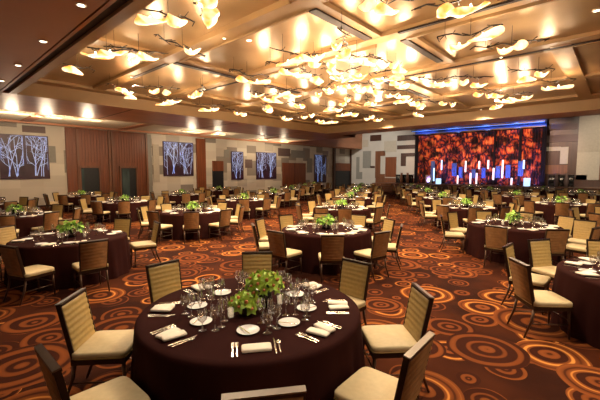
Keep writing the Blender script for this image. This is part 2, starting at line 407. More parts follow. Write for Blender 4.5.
# wood zone with ribs
wz = MB(); b0, b1 = bpx(66), bpx(146)
bx(wz, A_W1 - .08, A_W1 - .002, b0, b1, 0, 4.36, 'wood')
b = b0 + .02
while b < b1 - .05:
    d1 = bpx(79.5) - .1 < b < bpx(97.5) + .05; d2 = bpx(119.5) - .1 < b < bpx(134.5) + .05
    bx(wz, A_W1 - .10, A_W1 - .08, b, b + .06, 2.45 if (d1 or d2) else 0, 4.36, 'wood'); b += .155
for p in (77.5, 109, 112, 146): bx(wz, A_W1 - .16, A_W1 - .08, bpx(p) - .06, bpx(p) + .06, 0, 4.36, 'midwood')
tag(wz.obj('wood_wall_panelling'), 'tall ribbed reddish wood panelling around two dark doorways on left wall', 'wall panelling')
for k, (p0, p1) in enumerate(((79.5, 97.5), (119.5, 134.5))):
    e0, e1 = bpx(p0), bpx(p1)
    d = MB(); bx(d, A_W1 - .13, A_W1 - .11, e0, e1, 0, 2.13, 'dark'); dd = struct('door_%d' % (k + 1), d)
    t = MB()
    bx(t, A_W1 - .2, A_W1 - .1, e0 - .08, e0, 0, 2.2, 'midwood'); bx(t, A_W1 - .2, A_W1 - .1, e1, e1 + .08, 0, 2.2, 'midwood'); bx(t, A_W1 - .2, A_W1 - .1, e0 - .08, e1 + .08, 2.13, 2.25, 'midwood')
    t.obj('door_frame', dd)
    g = MB(); bx(g, A_W1 - .15, A_W1 - .13, e0 + (.03 if k == 0 else .08), e0 + (.16 if k == 0 else .50), .1, 2.05, 'doorglass'); g.obj('door_glass', dd)
w1rect('wall_pier', 196, 205, 0, 4.3, 'wood', .12, w1)
w1rect('wall_pier', 146.5, 151, 0, 4.3, 'greypanel', .10, w1)
# further doors of the left wall
for k, (p0, p1, zd, zp) in enumerate(((212, 222.5, 1.95, 2.72), (335.5, 350, 1.98, 2.8))):
    d = w1rect('door_%d' % (k + 3), p0, p1, 0, zd, 'dark', .1); tag(d, kind='structure')
    w1rect('door_panel', p0, p1, zd, zp, 'wood', .12, d)
dd = w1rect('door_5', 282, 305, 0, 2.7, 'wood', .1); tag(dd, kind='structure')
bm_ = (bpx(282) + bpx(305)) / 2
t = MB(); bx(t, A_W1 - .11, A_W1 - .09, bm_ - .03, bm_ + .03, 0, 2.7, 'darkwood'); t.obj('door_seam', dd)
for p in (333.3, 350.6): w1rect('wall_column', p - .9, p + .6, 0, 4.4, 'darkwood', .25, w1)
for (p0, p1, z0, z1, mm) in ((49.5, 56, 2.4, 3.3, 'greypanel'), (24, 47, 3.95, 4.3, 'mauve'), (153, 159, 1.2, 3.7, 'beigelight'), (224, 229, 3.0, 3.6, 'greypanel'), (245, 252, 2.2, 2.9, 'mauve'), (278, 290, 3.3, 4.0, 'mauve'), (291, 305, 3.2, 3.9, 'greypanel'), (307, 312, 1.8, 3.2, 'greypanel'), (327, 331, 1.6, 3.5, 'beigelight')):
    w1rect('wall_panel', p0, p1, z0, z1, mm, .03, w1)
bsb = MB(); bx(bsb, A_W1 - .03, A_W1, -9, bpx(65), 0, .12, 'darkwood'); struct('baseboard_left', bsb)

# artworks with branches
def artwork(p0, p1, z0, z1, label, motifs, seed):
    r = random.Random(seed); b0, b1 = bpx(p0), bpx(p1); A = A_W1
    root = empty('branch_artwork', (-(A - .05), (b0 + b1) / 2, z0)); tag(root, label, 'wall art', 'branch artworks on the left wall')
    w = b1 - b0; h = z1 - z0
    mb = MB(); mb.box(-.045, .0, -w / 2, w / 2, 0, h, 'art'); mb.obj('art_panel', root)
    for q in range(motifs):
        c = -w / 2 + w * (q + .5) / motifs; mw = w / motifs * .43
        br = MB()
        def grow(y, z, a, L_, th, dep):
            n = 4; pts = [(.004, y, z)]
            for i in range(n):
                a += r.uniform(-.22, .22)
                y += math.sin(a) * L_ / n; z += math.cos(a) * L_ / n
                y = max(c - mw, min(c + mw, y)); 
                if z > h - .06: z = h - .06
                pts.append((.004 + .001 * dep, y, z))
                if dep < 3 and r.random() < .75: grow(y, z, a + r.choice((-1, 1)) * r.uniform(.4, .9), L_ * r.uniform(.4, .6), th * .62, dep + 1)
            P = [Vector(p) for p in pts]
            for i in range(len(P) - 1):
                d = (P[i + 1] - P[i]);
                if d.length < 1e-3: continue
                nrm = Vector((0, -d.z, d.y)).normalized() * th * (1 - .12 * i)
                a_, b_ = P[i], P[i + 1]; e = Vector((.006, 0, 0))
                vs = [a_ - nrm, a_ + nrm, b_ + nrm * .85, b_ - nrm * .85]; vs2 = [v + e for v in vs]
                br.add([tuple(v) for v in vs + vs2], [(4, 5, 6, 7), (0, 4, 7, 3), (1, 2, 6, 5), (0, 1, 5, 4), (3, 7, 6, 2)], 'artbranch')
        for s_ in range(5):
            grow(c + r.uniform(-.6, .6) * mw, r.uniform(.08, .2), r.uniform(-.2, .2), h * r.uniform(.7, .95), .019, 0)
        br.obj('branch_pattern', root)
artwork(-1, 49, 1.53, 3.8, 'wide plum artwork with blue-white branches, largest at far left of wall', 2, 3)
artwork(163, 193, 1.6, 3.95, 'square plum artwork with two blue-white branch motifs right of wood panelling', 2, 5)
artwork(231, 243, 1.25, 3.5, 'narrow plum artwork with branches just right of the small dark doorway', 1, 8)
artwork(256, 276, 1.25, 3.55, 'paired plum artwork with branches left of the wide wooden double door', 2, 11)
artwork(314, 326, .75, 3.6, 'tall narrow plum artwork with branches beside the last dark column', 1, 14)

# stage wall panels (parts of wall_far)
for (x0, x1, y0, y1, mm) in ((356.5, 359.5, 157, 179, 'greypanel'), (359.5, 362.5, 172, 179, 'greypanel'), (363, 371, 151, 168, 'greypanel'), (370, 381, 135, 141, 'darkwood'),
        (375.5, 385.2, 151, 156, 'midwood'), (375.5, 380.5, 156, 178, 'midwood'), (380.5, 385.2, 174, 178, 'midwood'), (385.6, 396.5, 157, 177, 'wood'),
        (397, 416, 135, 140.5, 'darkwood'), (397, 416, 145, 149, 'darkwood'), (401, 416, 153, 156.5, 'darkwood'), (401, 406, 156.5, 166, 'darkwood'),
        (370.5, 375, 166, 168, 'darkwood'), (376, 416, 178, 186, 'midwood'), (352, 357, 140, 146, 'mauve'), (362, 368, 140, 147, 'beigelight'), (384, 396, 141, 152, 'beigelight'),
        (545, 577, 112, 187, 'darkwood')):
    w2rect('wall_panel', x0, x1, y0, y1, mm, .05, w2)
for (x0, x1, y0, y1, mm) in ((545, 576, 124, 130, 'mauve'), (545, 577, 135, 142, 'mauve'), (546, 560, 147, 151, 'beigelight'), (560, 568, 147, 164, 'beigelight'), (546, 568, 165, 174, 'midwood'),
        (577, 612, 112, 152, 'beige'), (577, 599.5, 152, 180, 'beigelight'), (577, 588, 175, 187, 'darkwood'), (588, 625, 180, 187, 'darkwood'), (600, 625, 152, 181, 'midwood')):
    w2rect('wall_panel', x0, x1, y0, y1, mm, .1, w2)

# stage platform, steps, curtain
x_l, x_m, x_r = on_w2(397, 186, 31)[0], on_w2(540, 186, 31)[0], RX
st = empty('stage', (0, 31, 0)); tag(st, 'long low stage platform with wood front below the stage curtain', 'stage')
mb = MB(); mb.box(x_l, x_r, 0, 2.8, 0, .72, 'darkwood'); mb.obj('platform', st)
mb = MB(); mb.box(x_l - .03, x_r, -.04, 2.8, .72, .80, 'midwood'); mb.obj('deck', st)
mb = MB(); mb.box(x_m, x_r, -.09, -.04, 0, .66, 'skirt'); mb.obj('skirt', st)
sp = empty('stage_steps', ((on_w2(373, 188, 30)[0] + on_w2(389, 188, 30)[0]) / 2, 29.85, 0)); tag(sp, 'wooden steps rising to the stage at the end of the aisle', 'steps')
for k in range(4): mb = MB(); mb.box(-1.2, 1.2, .28 * k, 1.1, .19 * k, .19 * (k + 1), 'midwood'); mb.obj('step', sp)
mb = MB(); mb.box(on_w2(372, 186, 31)[0], x_l - .04, 31, 33.9, 0, .78, 'midwood'); tag(mb.obj('stage_landing'), 'brown wood landing between the steps and the stage', 'landing')

def drape(name, p0, p1, pyt, z0, m, y, n, amp, label=None, zt=None):
    x0 = on_w2(p0, 160, y)[0]; x1 = on_w2(p1, 160, y)[0]; z1 = zt or on_w2((p0 + p1) / 2, pyt, y)[1]
    vs = []; fs = []; cols = n * 8
    for i in range(cols + 1):
        u = i / cols; x = x0 + (x1 - x0) * u; dy = amp * math.sin(2 * PI * n * u) + amp * .4 * math.sin(2 * PI * n * .37 * u + 1)
        vs += [(x, y + dy, z0), (x, y + dy, z1)]
    for i in range(cols): fs.append((2 * i, 2 * i + 2, 2 * i + 3, 2 * i + 1))
    k = len(vs); vs += [(a, b + .03, c) for a, b, c in vs]; fs += [tuple(q + k for q in reversed(g)) for g in fs]
    fs += [(0, 1, k + 1, k), (2 * cols, k + 2 * cols, k + 2 * cols + 1, 2 * cols + 1)]
    mb = MB(); mb.add(vs, fs, m, True); o = mb.obj(name)
    if label: tag(o, label, 'curtain', 'stage curtain panels')
    return o
YC = 32.9
edges = [418, 434, 450, 466, 482, 498, 514, 527, 541]
nm = ['leftmost', 'second from left', 'third from left', 'fourth from left', 'fifth from left', 'sixth from left', 'seventh from left', 'rightmost']
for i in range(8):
    drape('stage_curtain', edges[i], edges[i + 1], 0, .80, 'curtain', YC, 5, .07, 'stage curtain painted with projected orange and red leaf light, %s of eight panels' % nm[i], zt=5.25)
drape('dark_curtain', 414.5, 418, 0, .80, 'blackcurtain', YC, 3, .06, 'narrow black curtain at the left edge of the stage', zt=5.28)
drape('dark_curtain', 541, 545.5, 0, .80, 'blackcurtain', YC, 3, .06, 'narrow black curtain at the right edge of the stage', zt=5.28)
drape('dark_curtain', 518, 521, 0, .80, 'blackcurtain', YC - .25, 2, .05, 'narrow black curtain hanging before the stage curtain panels right of centre', zt=5.28)
drape('dark_curtain', 493, 495, 0, .80, 'blackcurtain', YC - .25, 2, .05, 'narrow black curtain hanging near the middle of the stage', zt=5.28)
xa, xb = on_w2(414, 130, YC)[0], on_w2(546, 130, YC)[0]
tr = MB(); tr.box(xa, xb, YC - .35, YC - .2, 5.3, 5.38, 'frame'); tr.box(xa, xb, YC - .2, YC + .2, 5.28, 5.33, 'frame'); o = tr.obj('curtain_track'); tag(o, 'dark curtain track above the stage curtain', 'curtain track')
vl = MB(); vl.box(xa, xb, YC + .25, YC + .35, 5.2, 7.0, 'bluefab_and_light'); o = vl.obj('blue_light_valance'); tag(o, 'fabric valance with blue light painted in, behind the top of the stage curtain', 'valance')  # blue stage light is put into the valance's fabric colour
lb = empty('led_bar', ((xa + xb) / 2, YC - .6, 5.62)); tag(lb, 'long blue lit bar running above the stage curtain', 'light bar')
mb = MB(); mb.box((xa - xb) / 2, (xb - xa) / 2, -.05, .05, .03, .13, 'frame'); mb.obj('bar_housing', lb)
mb = MB(); mb.box((xa - xb) / 2 + .05, (xb - xa) / 2 - .05, -.04, .04, 0, .03, 'ledblue'); mb.obj('led_strip', lb)
lb2 = lb
for (p0, p1, y0, y1) in ((431, 435, 161, 178), (452, 457, 163, 176), (459, 463, 167, 178), (472, 476, 169, 178), (482, 486, 168, 178), (496, 501, 166, 178), (506, 511, 165, 178), (518.5, 524, 161, 176)):
    o = drape('blue_drape', p0, p1, y0, on_w2(p0, y1, YC - .35)[1], 'bluefab_and_light', YC - .35, 2, .03)
    tag(o, 'small blue fabric strip on the stage, %s' % {431: 'leftmost', 452: 'second from left', 459: 'third from left', 472: 'fourth from left', 482: 'fifth from left', 496: 'third from right', 506: 'second from right', 518.5: 'rightmost'}[p0], 'drape', 'blue strips on the stage')
tubes = [(434, 168, 181, 'b'), (441.5, 160, 170, 'b'), (458, 175.5, 184, 'w'), (465.5, 161, 172, 'w'), (470.8, 173, 184, 'w'), (479, 161, 169, 'w'), (476.8, 173, 184, 'w'), (488, 160, 169, 'w'), (493.6, 168, 180, 'w'), (502.5, 160, 178, 'w'), (512, 178, 185, 'w'), (523.5, 160, 169, 'b')]
names = ['leftmost', 'second from left', 'third from left', 'fourth from left', 'fifth from left', 'upper sixth from left', 'lower sixth from left', 'eighth from left', 'ninth from left', 'tenth from left', 'eleventh from left', 'rightmost']
for (p, y0, y1, k), nn in zip(tubes, names):
    Y = YC - .6; x = on_w2(p, 170, Y)[0]; z1 = on_w2(p, y0, Y)[1]; z0 = on_w2(p, y1, Y)[1]
    rt = empty('light_tube', (x, Y, .80)); tag(rt, 'vertical %s lit tube on the stage, %s of the twelve' % ('blue-white' if k == 'b' else 'warm white', nn), 'light tube', 'lit tubes on the stage')
    mb = MB(); mb.lathe([(.12, 0), (.12, .03), (.03, .05), (.015, .06), (.015, max(.07, z0 - .8))], 'frame', 10); mb.obj('stand', rt)
    mb = MB(); mb.lathe([(.05, z0 - .8), (.065, z0 - .78), (.065, z1 - .82), (.05, z1 - .8)], 'tubeb' if k == 'b' else 'tube', 10); mb.obj('tube', rt)
for (p0, p1, y0, lab) in ((426, 431, 175, 'pale orange draped box at the left side of the stage'), (436.5, 440.5, 178.5, 'small glowing blue-white cube on the stage left'), (524, 530, 178, 'glowing blue-white cube at the right side of the stage')):
    Y = YC - .9; x0, x1 = on_w2(p0, 180, Y)[0], on_w2(p1, 180, Y)[0]; z1 = on_w2(p0, y0, Y)[1]
    mb = MB(); mb.rbox(x0, x1, Y - .2, Y + .2, .80, z1, 'skirt' if 'orange' in lab else 'tubeb', .02); tag(mb.obj('stage_cube'), lab, 'cube')
# dark pedestals and pale vases on both sides
for (p, lab) in ((398.5, 'dark tall pedestal left of the stage, leftmost of three'), (404.5, 'dark tall pedestal left of the stage, middle of three'), (410.5, 'dark tall pedestal left of the stage, rightmost of three'),
                 (552, 'dark tall pedestal right of the curtain, leftmost of three'), (561, 'dark tall pedestal right of the curtain, middle of three'), (570.5, 'dark tall pedestal right of the curtain, rightmost of three')):
    Y = 32.4; x = on_w2(p, 180, Y)[0]; z1 = on_w2(p, 174.5, Y)[1] - .80
    rt = empty('pedestal', (x, Y, .80)); tag(rt, lab, 'pedestal', 'dark pedestals on the stage')
    mb = MB(); mb.rbox(-.22, .22, -.18, .18, .04, z1 - .06, 'vase', .02); mb.obj('column', rt)
    mb = MB(); mb.box(-.26, .26, -.22, .22, 0, .04, 'frame'); mb.obj('base', rt)
    mb = MB(); mb.box(-.25, .25, -.21, .21, z1 - .06, z1, 'frame'); mb.obj('cap', rt)
for (p, lab, mm) in ((556.5, 'slim mauve vase between the left and middle dark pedestals', 'mauve'), (566.3, 'slim beige vase between the middle and right dark pedestals', 'mauve'), (401.5, 'tall dim brown vase left of the stage, left one', 'midwood'), (407.5, 'tall dim brown vase left of the stage, right one', 'midwood')):
    Y = 32.0; x = on_w2(p, 180, Y)[0]
    mb = MB(); mb.lathe([(.09, 0), (.12, .1), (.16, .35), (.12, .65), (.08, .85), (.13, .98), (.11, .98), (.06, .85), (.04, .2)], mm, 16)
    o = mb.obj('floor_vase', None, (x, Y, .80)); tag(o, lab, 'vase')

# ================================================================= CHANDELIERS
def shell_mesh(seed, L_=.34, Wd=.15, dep=.10):
    r = random.Random(seed); vs = []; fs = []; n = 20; k = 5
    for layer in (0, 1):
        for i in range(k + 1):
            t = i / k
            for j in range(n):
                a = 2 * PI * j / n; c, s_ = math.cos(a), math.sin(a)
                rr = 1 + .12 * math.sin(3 * a + seed) + .07 * math.sin(5 * a + seed * 2)
                x = L_ * t * c * rr * (1.15 if c > 0 else .9); y = Wd * t * s_ * rr
                z = dep * (t ** 2.2) + .05 * t * t * math.sin(2 * a + seed) + (.012 if layer else 0)
                vs.append((x, y, z))
    q = (k + 1) * n
    for i in range(k):
        for j in range(n):
            jj = (j + 1) % n; a, b, c, d = i * n + j, i * n + jj, (i + 1) * n + jj, (i + 1) * n + j
            fs.append((a, d, c, b)); fs.append((a + q, b + q, c + q, d + q))
    for j in range(n):
        jj = (j + 1) % n; fs.append((k * n + j, q + k * n + j, q + k * n + jj, k * n + jj))
    mb = MB(); mb.add(vs, fs, 'shell', True); return mb.mesh('glass_shade')
SH = [shell_mesh(i, L_, w_, d_) for i, (L_, w_, d_) in enumerate(((.27, .14, .055), (.22, .13, .07), (.16, .13, .09), (.32, .12, .05), (.13, .11, .11)))]
mbb = MB(); mbb.lathe([(.0, -.035), (.022, -.028), (.032, 0), (.024, .03), (.012, .05), (.012, .07)], 'bulb', 10); BULB = mbb.mesh('bulb')
def rod_mesh(seed, L_):
    r = random.Random(seed); mb = MB(); y = 0; z = 0; pts = []
    x = -L_ / 2
    while x < L_ / 2:
        pts.append((x, y, z)); x += r.uniform(.12, .2); y += r.uniform(-.09, .09); z = max(-.03, min(.07, z + r.uniform(-.06, .06)))
    mb.tube(pts, .014, 'branchrod', 5)
    for p in pts:
        for q in range(2):
            a = r.uniform(0, 2 * PI); l = r.uniform(.07, .17)
            mb.tube([p, (p[0] + l * math.cos(a), p[1] + l * math.sin(a), p[2] + r.uniform(-.07, .06))], .009, 'branchrod', 4)
    mb.tube([pts[len(pts) // 2], (pts[len(pts) // 2][0], pts[len(pts) // 2][1], .34)], .005, 'branchrod', 4)
    mb.tube([pts[1], (pts[1][0], pts[1][1], .34)], .004, 'branchrod', 4)
    return mb.mesh('branch_rod')
RODS = [rod_mesh(i, 1.15 + .1 * (i % 3)) for i in range(5)]
LIGHTS = []
def point(x, y, z, w, col=(1, .78, .53), r=.12):
    l = D.lights.new('lamp_light', 'POINT'); l.energy = w; l.color = col; l.shadow_soft_size = r
    o = D.objects.new('lamp_light', l); C.objects.link(o); o.location = (x, y, z); return o
chs = [ # px, py, shells, rotation, where
 (168, 20, 2, .5, 'nearest the left soffit at the top left of the ceiling'), (203, 14, 2, 2.2, 'at top left, with two round bowls hanging low'), (187, 54, 1, 1.0, 'small and single, just below the top left cluster'),
 (102, 54, 2, .2, 'long and wide, beside the dark soffit slot'), (128, 58, 2, .5, 'long and wide, second along from the dark soffit slot'), (68, 71, 1, .9, 'small, farthest left in the corner of the tray'),
 (124, 94, 3, 1.3, 'bright, leftmost in the row above the mahogany soffit'), (158, 92, 2, .1, 'second from left in the row above the mahogany soffit'), (168, 103, 2, .4, 'low one between the second and third of the left row'), (198, 95, 3, 2.0, 'third from left in the row above the mahogany soffit'),
 (210, 109, 2, .3, 'just below the third of the left row'), (252, 80, 2, .6, 'single one left of the big central cluster'), (240, 116, 2, .8, 'low one at left of the far middle group'),
 (318, 62, 3, .2, 'upper left one of the big central cluster'), (340, 58, 2, 1.4, 'upper middle one of the big central cluster'), (318, 78, 2, .9, 'middle left one of the big central cluster'), (345, 74, 3, 2.4, 'heart of the big central cluster'), (368, 70, 3, .7, 'right one of the big central cluster'), (385, 76, 2, 1.9, 'outermost right one of the big central cluster'), (352, 90, 3, .4, 'lower middle one of the big central cluster'), (372, 92, 2, 1.1, 'lower right one of the big central cluster'),
 (266, 98, 3, .3, 'upper one of the far middle group'), (268, 112, 3, 1.6, 'brightest one of the far middle group'), (287, 94, 2, .1, 'long one between central cluster and far middle group'), (285, 121, 2, .4, 'lower one of the far middle group'), (300, 108, 2, 2.0, 'right one of the far middle group'), (325, 123, 3, .3, 'farthest one, low in the middle of the tray'), (372, 120, 3, .5, 'farthest one to the right of the middle'), (370, 106, 3, 1.2, 'just above the farthest right one'), (345, 104, 2, 1.5, 'below the big central cluster'), (335, 112, 2, .2, 'lower left below the big central cluster'),
 (303, 74, 2, .6, 'far left one of the big central cluster'), (330, 69, 3, 1.0, 'between upper left and heart of the central cluster'), (356, 62, 2, .3, 'upper right one of the big central cluster'), (388, 98, 3, .2, 'lower right edge below the central cluster'), (328, 94, 3, 1.8, 'lower left edge below the central cluster'), (398, 88, 2, .4, 'stray one right of the central cluster'), (308, 118, 2, .1, 'next to the lower far middle one'), (350, 116, 3, .4, 'between the two farthest middle ones'),
 (376, 12, 2, .3, 'at the top of the photo, right of centre'), (456, 13, 2, 2.1, 'bowl shaped, at the top right'), (472, 40, 2, -.6, 'long slanting one below the top right bowl'), (512, 50, 2, -.5, 'long slanting one farthest right of the near panels'),
 (440, 86, 2, .0, 'long horizontal one above the stage, left half'), (470, 86, 2, .1, 'long horizontal one above the stage, right half'), (535, 78, 2, -.2, 'right hand one of the pair above the curtain edge'), (555, 88, 2, -.3, 'lowest right one above the curtain edge'), (490, 97, 3, .4, 'bright one in front of the middle of the curtain'), (515, 100, 3, -.2, 'second bright one in front of the curtain'), (496, 108, 2, .9, 'low one in front of the middle of the curtain'),
 (405, 104, 3, .3, 'left one of the group before the left curtain edge'), (424, 108, 3, 1.2, 'middle one of the group before the left curtain edge'), (442, 108, 2, .2, 'right one of the group before the left curtain edge'), (418, 117, 2, .5, 'lowest one of the group before the left curtain edge'),
]
cpos = [list(at_z(q[0], q[1], 4.35)) for q in chs]
for it in range(40):                                                 # hang them clear of each other
    for a_ in range(len(cpos)):
        for b_ in range(a_):
            dx = cpos[a_][0] - cpos[b_][0]; dy = cpos[a_][1] - cpos[b_][1]; dd_ = math.hypot(dx, dy) + 1e-6
            if dd_ < .95:
                k_ = (.95 - dd_) / dd_ / 2; cpos[a_][0] += dx * k_; cpos[a_][1] += dy * k_; cpos[b_][0] -= dx * k_; cpos[b_][1] -= dy * k_
for i, (px, py, n, rz, where) in enumerate(chs):
    x, y = cpos[i]
    if -x > 13.3: x = -13.3 + .01 * (i % 3)
    if y > 17.3: y = 17.3
    if y < 2.95: y = 2.95
    zc = 4.36 if y < 9 else 4.42
    rt = empty('glass_chandelier', (x, y, zc), rz + AZ); r = random.Random(100 + i)
    tag(rt, ('amber glass and iron chandelier, ' + where), 'chandelier', 'blown glass chandeliers')
    o = put('branch_rod', RODS[i % 5], rt); o.location = (0, 0, .17)
    rod = o
    for k in range(n):
        a = r.uniform(-.6, .6); off = (k - (n - 1) / 2) * .34
        s_ = put('glass_shade', SH[(i + k * 2) % 5], rt); s_.location = (off + r.uniform(-.05, .05), r.uniform(-.15, .15), -.06 + r.uniform(-.07, .05)); s_.rotation_euler = (r.uniform(-.2, .2), r.uniform(-.15, .15), a)
        b_ = put('bulb', BULB, s_); b_.location = (0, 0, .05)
    point(x + .18 * math.cos(rz), y + .3, zc - .02, 22 + 5 * n, r=.13)

# recessed downlights in the left soffit and elsewhere
DL = MB(); DL.lathe([(.075, .0), (.075, .012), (.05, .012)], 'creamceil', 16); DLm = DL.mesh('trim_ring')
DK = MB(); DK.lathe([(.052, -.004), (.052, .004)], 'down', 16); DKm = DK.mesh('lens')
def downlight(px, py, z, where, w=0):
    x, y = at_z(px, py, z)
    rt = empty('downlight', (x, y, z - .013)); tag(rt, 'round recessed ceiling downlight ' + where, 'downlight', 'recessed downlights')
    put('trim_ring', DLm, rt); put('lens', DKm, rt).location = (0, 0, .002)
    if w:
        l = D.lights.new('spot', 'SPOT'); l.energy = w; l.color = (1, .78, .5); l.spot_size = 1.5; l.spot_blend = .8; l.shadow_soft_size = .06
        o = D.objects.new('spot_light', l); C.objects.link(o); o.location = (x, y, z - .04)
for (px, py, wh) in ((81, 4.5, 'in the brown soffit, nearest of four'), (43, 41, 'in the brown soffit, second nearest of four'), (18, 65, 'in the brown soffit, third nearest of four'), (1.5, 80.5, 'in the brown soffit, farthest of four')):
    downlight(px, py, ZS, wh, 60)
for k in range(5):
    xx, yy = at_z(81, 4.5, ZS); x2, y2 = at_z(43, 41, ZS)
    x = xx + (xx - x2) * (k + 1) * .8; y = yy
    rt = empty('downlight', (x, y, ZS - .013)); tag(rt, 'round recessed ceiling downlight in the brown soffit above the nearest tables', 'downlight', 'recessed downlights over the camera')
    put('trim_ring', DLm, rt); put('lens', DKm, rt).location = (0, 0, .002)
    l = D.lights.new('spot', 'SPOT'); l.energy = 85; l.color = (1, .84, .64); l.spot_size = 1.7; l.spot_blend = .8; l.shadow_soft_size = .06
    o = D.objects.new('spot_light', l); C.objects.link(o); o.location = (x, y, ZS - .04)
for (px, py, wh) in ((249, 40, 'alone in the copper panel above centre'), (202, 57, 'in the copper panel left of centre'), (422, 78, 'in the copper panel right of the central cluster')):
    downlight(px, py, ZP, wh)
for (px, py, wh) in ((597, 10, 'at the extreme top right'),): downlight(px, py, ZP, wh)

for i, (a_, b_) in enumerate(((2.0, 4.79), (6.5, 4.79), (11.2, 4.79), (-3.5, 4.79), (-2.5, 7.22), (6.6, 7.22), (11.0, 7.22), (-6, 9.99), (2.4, 10.2), (7.3, 10.2), (10.9, 10.2), (-3, 14.2), (3.3, 14.2), (7.3, 14.2), (12.9, 14.2), (-6.5, 14.2), (13.6, 5.5), (0, 18.1), (5, 18.1), (10, 18.1))):  # fixtures added along the beams to throw more light down
    rt = empty('downlight', (-a_, b_, ZB - .016)); tag(rt, 'tiny added fill downlight in the gold beams of the tray ceiling', 'downlight', 'added beam fill downlights')
    put('trim_ring', DLm, rt).scale = (.6, .6, 1); put('lens', DKm, rt).scale = (.5, .5, 1)
    l = D.lights.new('spot', 'SPOT'); l.energy = 600; l.color = (1, .80, .56); l.spot_size = 2.3; l.spot_blend = .6; l.shadow_soft_size = .12
    o = D.objects.new('spot_light', l); C.objects.link(o); o.location = (-a_, b_, ZB - .06)

# flush coves along the picture wall soffit
for i, (px, py, wh) in enumerate(((12, 113, 'leftmost of the cream band'), (47, 117, 'second from left in the cream band'), (88, 120, 'third from left in the cream band'), (192, 132, 'above the wood pier'), (218, 134.5, 'above the small dark doorway'), (262, 140, 'above the paired artwork'), (290, 142.5, 'above the wide wooden door'))):
    x, y = at_z(px, py, ZS); x = max(-21.9, min(-18.9, x)); y = min(y, 21.5)
    rt = empty('flush_ceiling_light', (x, y, ZS + .0)); tag(rt, 'flush rippled glass ceiling light ' + wh, 'ceiling light', 'flush lights of the cream soffit')
    mb = MB(); mb.rbox(-.25, .25, -.65, .65, .02, .059, 'creamceil', .01); mb.obj('light_frame', rt)
    s_ = put('glass_shade', SH[3], rt); s_.location = (0, .25, -.03); s_.scale = (.9, .9, .35); s_.rotation_euler = (0, 0, PI / 2)
    s_ = put('glass_shade', SH[0], rt); s_.location = (0, -.35, -.03); s_.scale = (.9, .9, .35); s_.rotation_euler = (0, 0, PI / 2 + .3)
    point(x, y, ZS - .45, 75, r=.2)

# wall washers (recessed spots by the picture wall)
def spot(x, y, z, tx, ty, tz, w, ang, col=(1, .80, .55), blend=.5, r=.04):
    l = D.lights.new('spot', 'SPOT'); l.energy = w; l.color = col; l.spot_size = ang; l.spot_blend = blend; l.shadow_soft_size = r
    o = D.objects.new('spot_light', l); C.objects.link(o); o.location = (x, y, z)
    o.rotation_euler = (Vector((tx, ty, tz)) - Vector((x, y, z))).to_track_quat('-Z', 'Y').to_euler(); return o
for k, p in enumerate((58, 82, 97, 117, 132, 148, 156, 200, 217.5, 228, 250, 287, 300, 309, 330, 343)):
    b = bpx(p); rt = empty('wall_washer', (-(A_W1 - .62), b, ZS - .012 + .06))
    tag(rt, 'small recessed wall washing spotlight in the soffit above the left wall', 'spotlight', 'wall washers above the left wall')
    put('trim_ring', DLm, rt); put('lens', DKm, rt)
    spot(-(A_W1 - .62), b, ZS, -A_W1 + .12, b, 2.6, 170, .95)
# blue wash over the valance, warm projectors on the curtain (real theatre lights hung behind the bulkhead)
for k, p in enumerate((425, 455, 485, 515, 538)):
    x = on_w2(p, 150, YC)[0]
    rt = empty('stage_spotlight', (x, 23.2, 6.6)); tag(rt, 'black theatre spotlight hung behind the bulkhead facing the stage curtain', 'spotlight', 'theatre spotlights')
    rt.rotation_euler = (Vector((x, YC, 3)) - Vector((x, 23.2, 6.6))).to_track_quat('-Z', 'Y').to_euler()
    mb = MB(); mb.lathe([(.10, .0), (.13, -.02), (.12, .15), (.09, .32), (.03, .36)], 'frame', 14, cap=False); mb.obj('lamp_body', rt)
    mb = MB(); mb.tube([(0, -.15, .6), (0, -.14, .1)], .012, 'frame'); mb.obj('yoke', rt)
    spot(x, 23.35, 6.5, x, YC, 3.6, 1700, .6, (1, .60, .42), .7, .1)
    l = spot(x, YC - 1.5, 5.6, x, YC + .3, 5.9, 120, 1.3, (.10, .28, 1), .6, .1)
for k, p in enumerate((428, 446, 464, 482, 500, 518, 535)):  # uplights added to tint the lower curtain blue
    x = on_w2(p, 180, 31.6)[0]
    rt = empty('added_footlight', (x, 31.6, .80)); tag(rt, 'small black floor uplight added on the stage to wash the curtain blue', 'uplight', 'added blue stage uplights')
    mb = MB(); mb.rbox(-.08, .08, -.08, .08, .0, .12, 'frame', .01); mb.obj('lamp_body', rt)
    mb = MB(); mb.lathe([(.05, .12), (.05, .128)], 'ledblue', 12); mb.obj('lens', rt)
    spot(x, 31.6, .96, x, YC, 1.9, 130, 1.6, (.25, .22, 1), .7, .06)
spot(-1.2, 24, 6.6, -1.2, 34, 3, 3200, .75, (1, .85, .65), .8, .1)  # added wash without a fixture, brightens the wall right of the stage
spot(-17, 24, 6.6, -19, 34, 3, 2600, 1.0, (1, .92, .80), .8, .1)  # added wash without a fixture, brightens the wall left of the stage

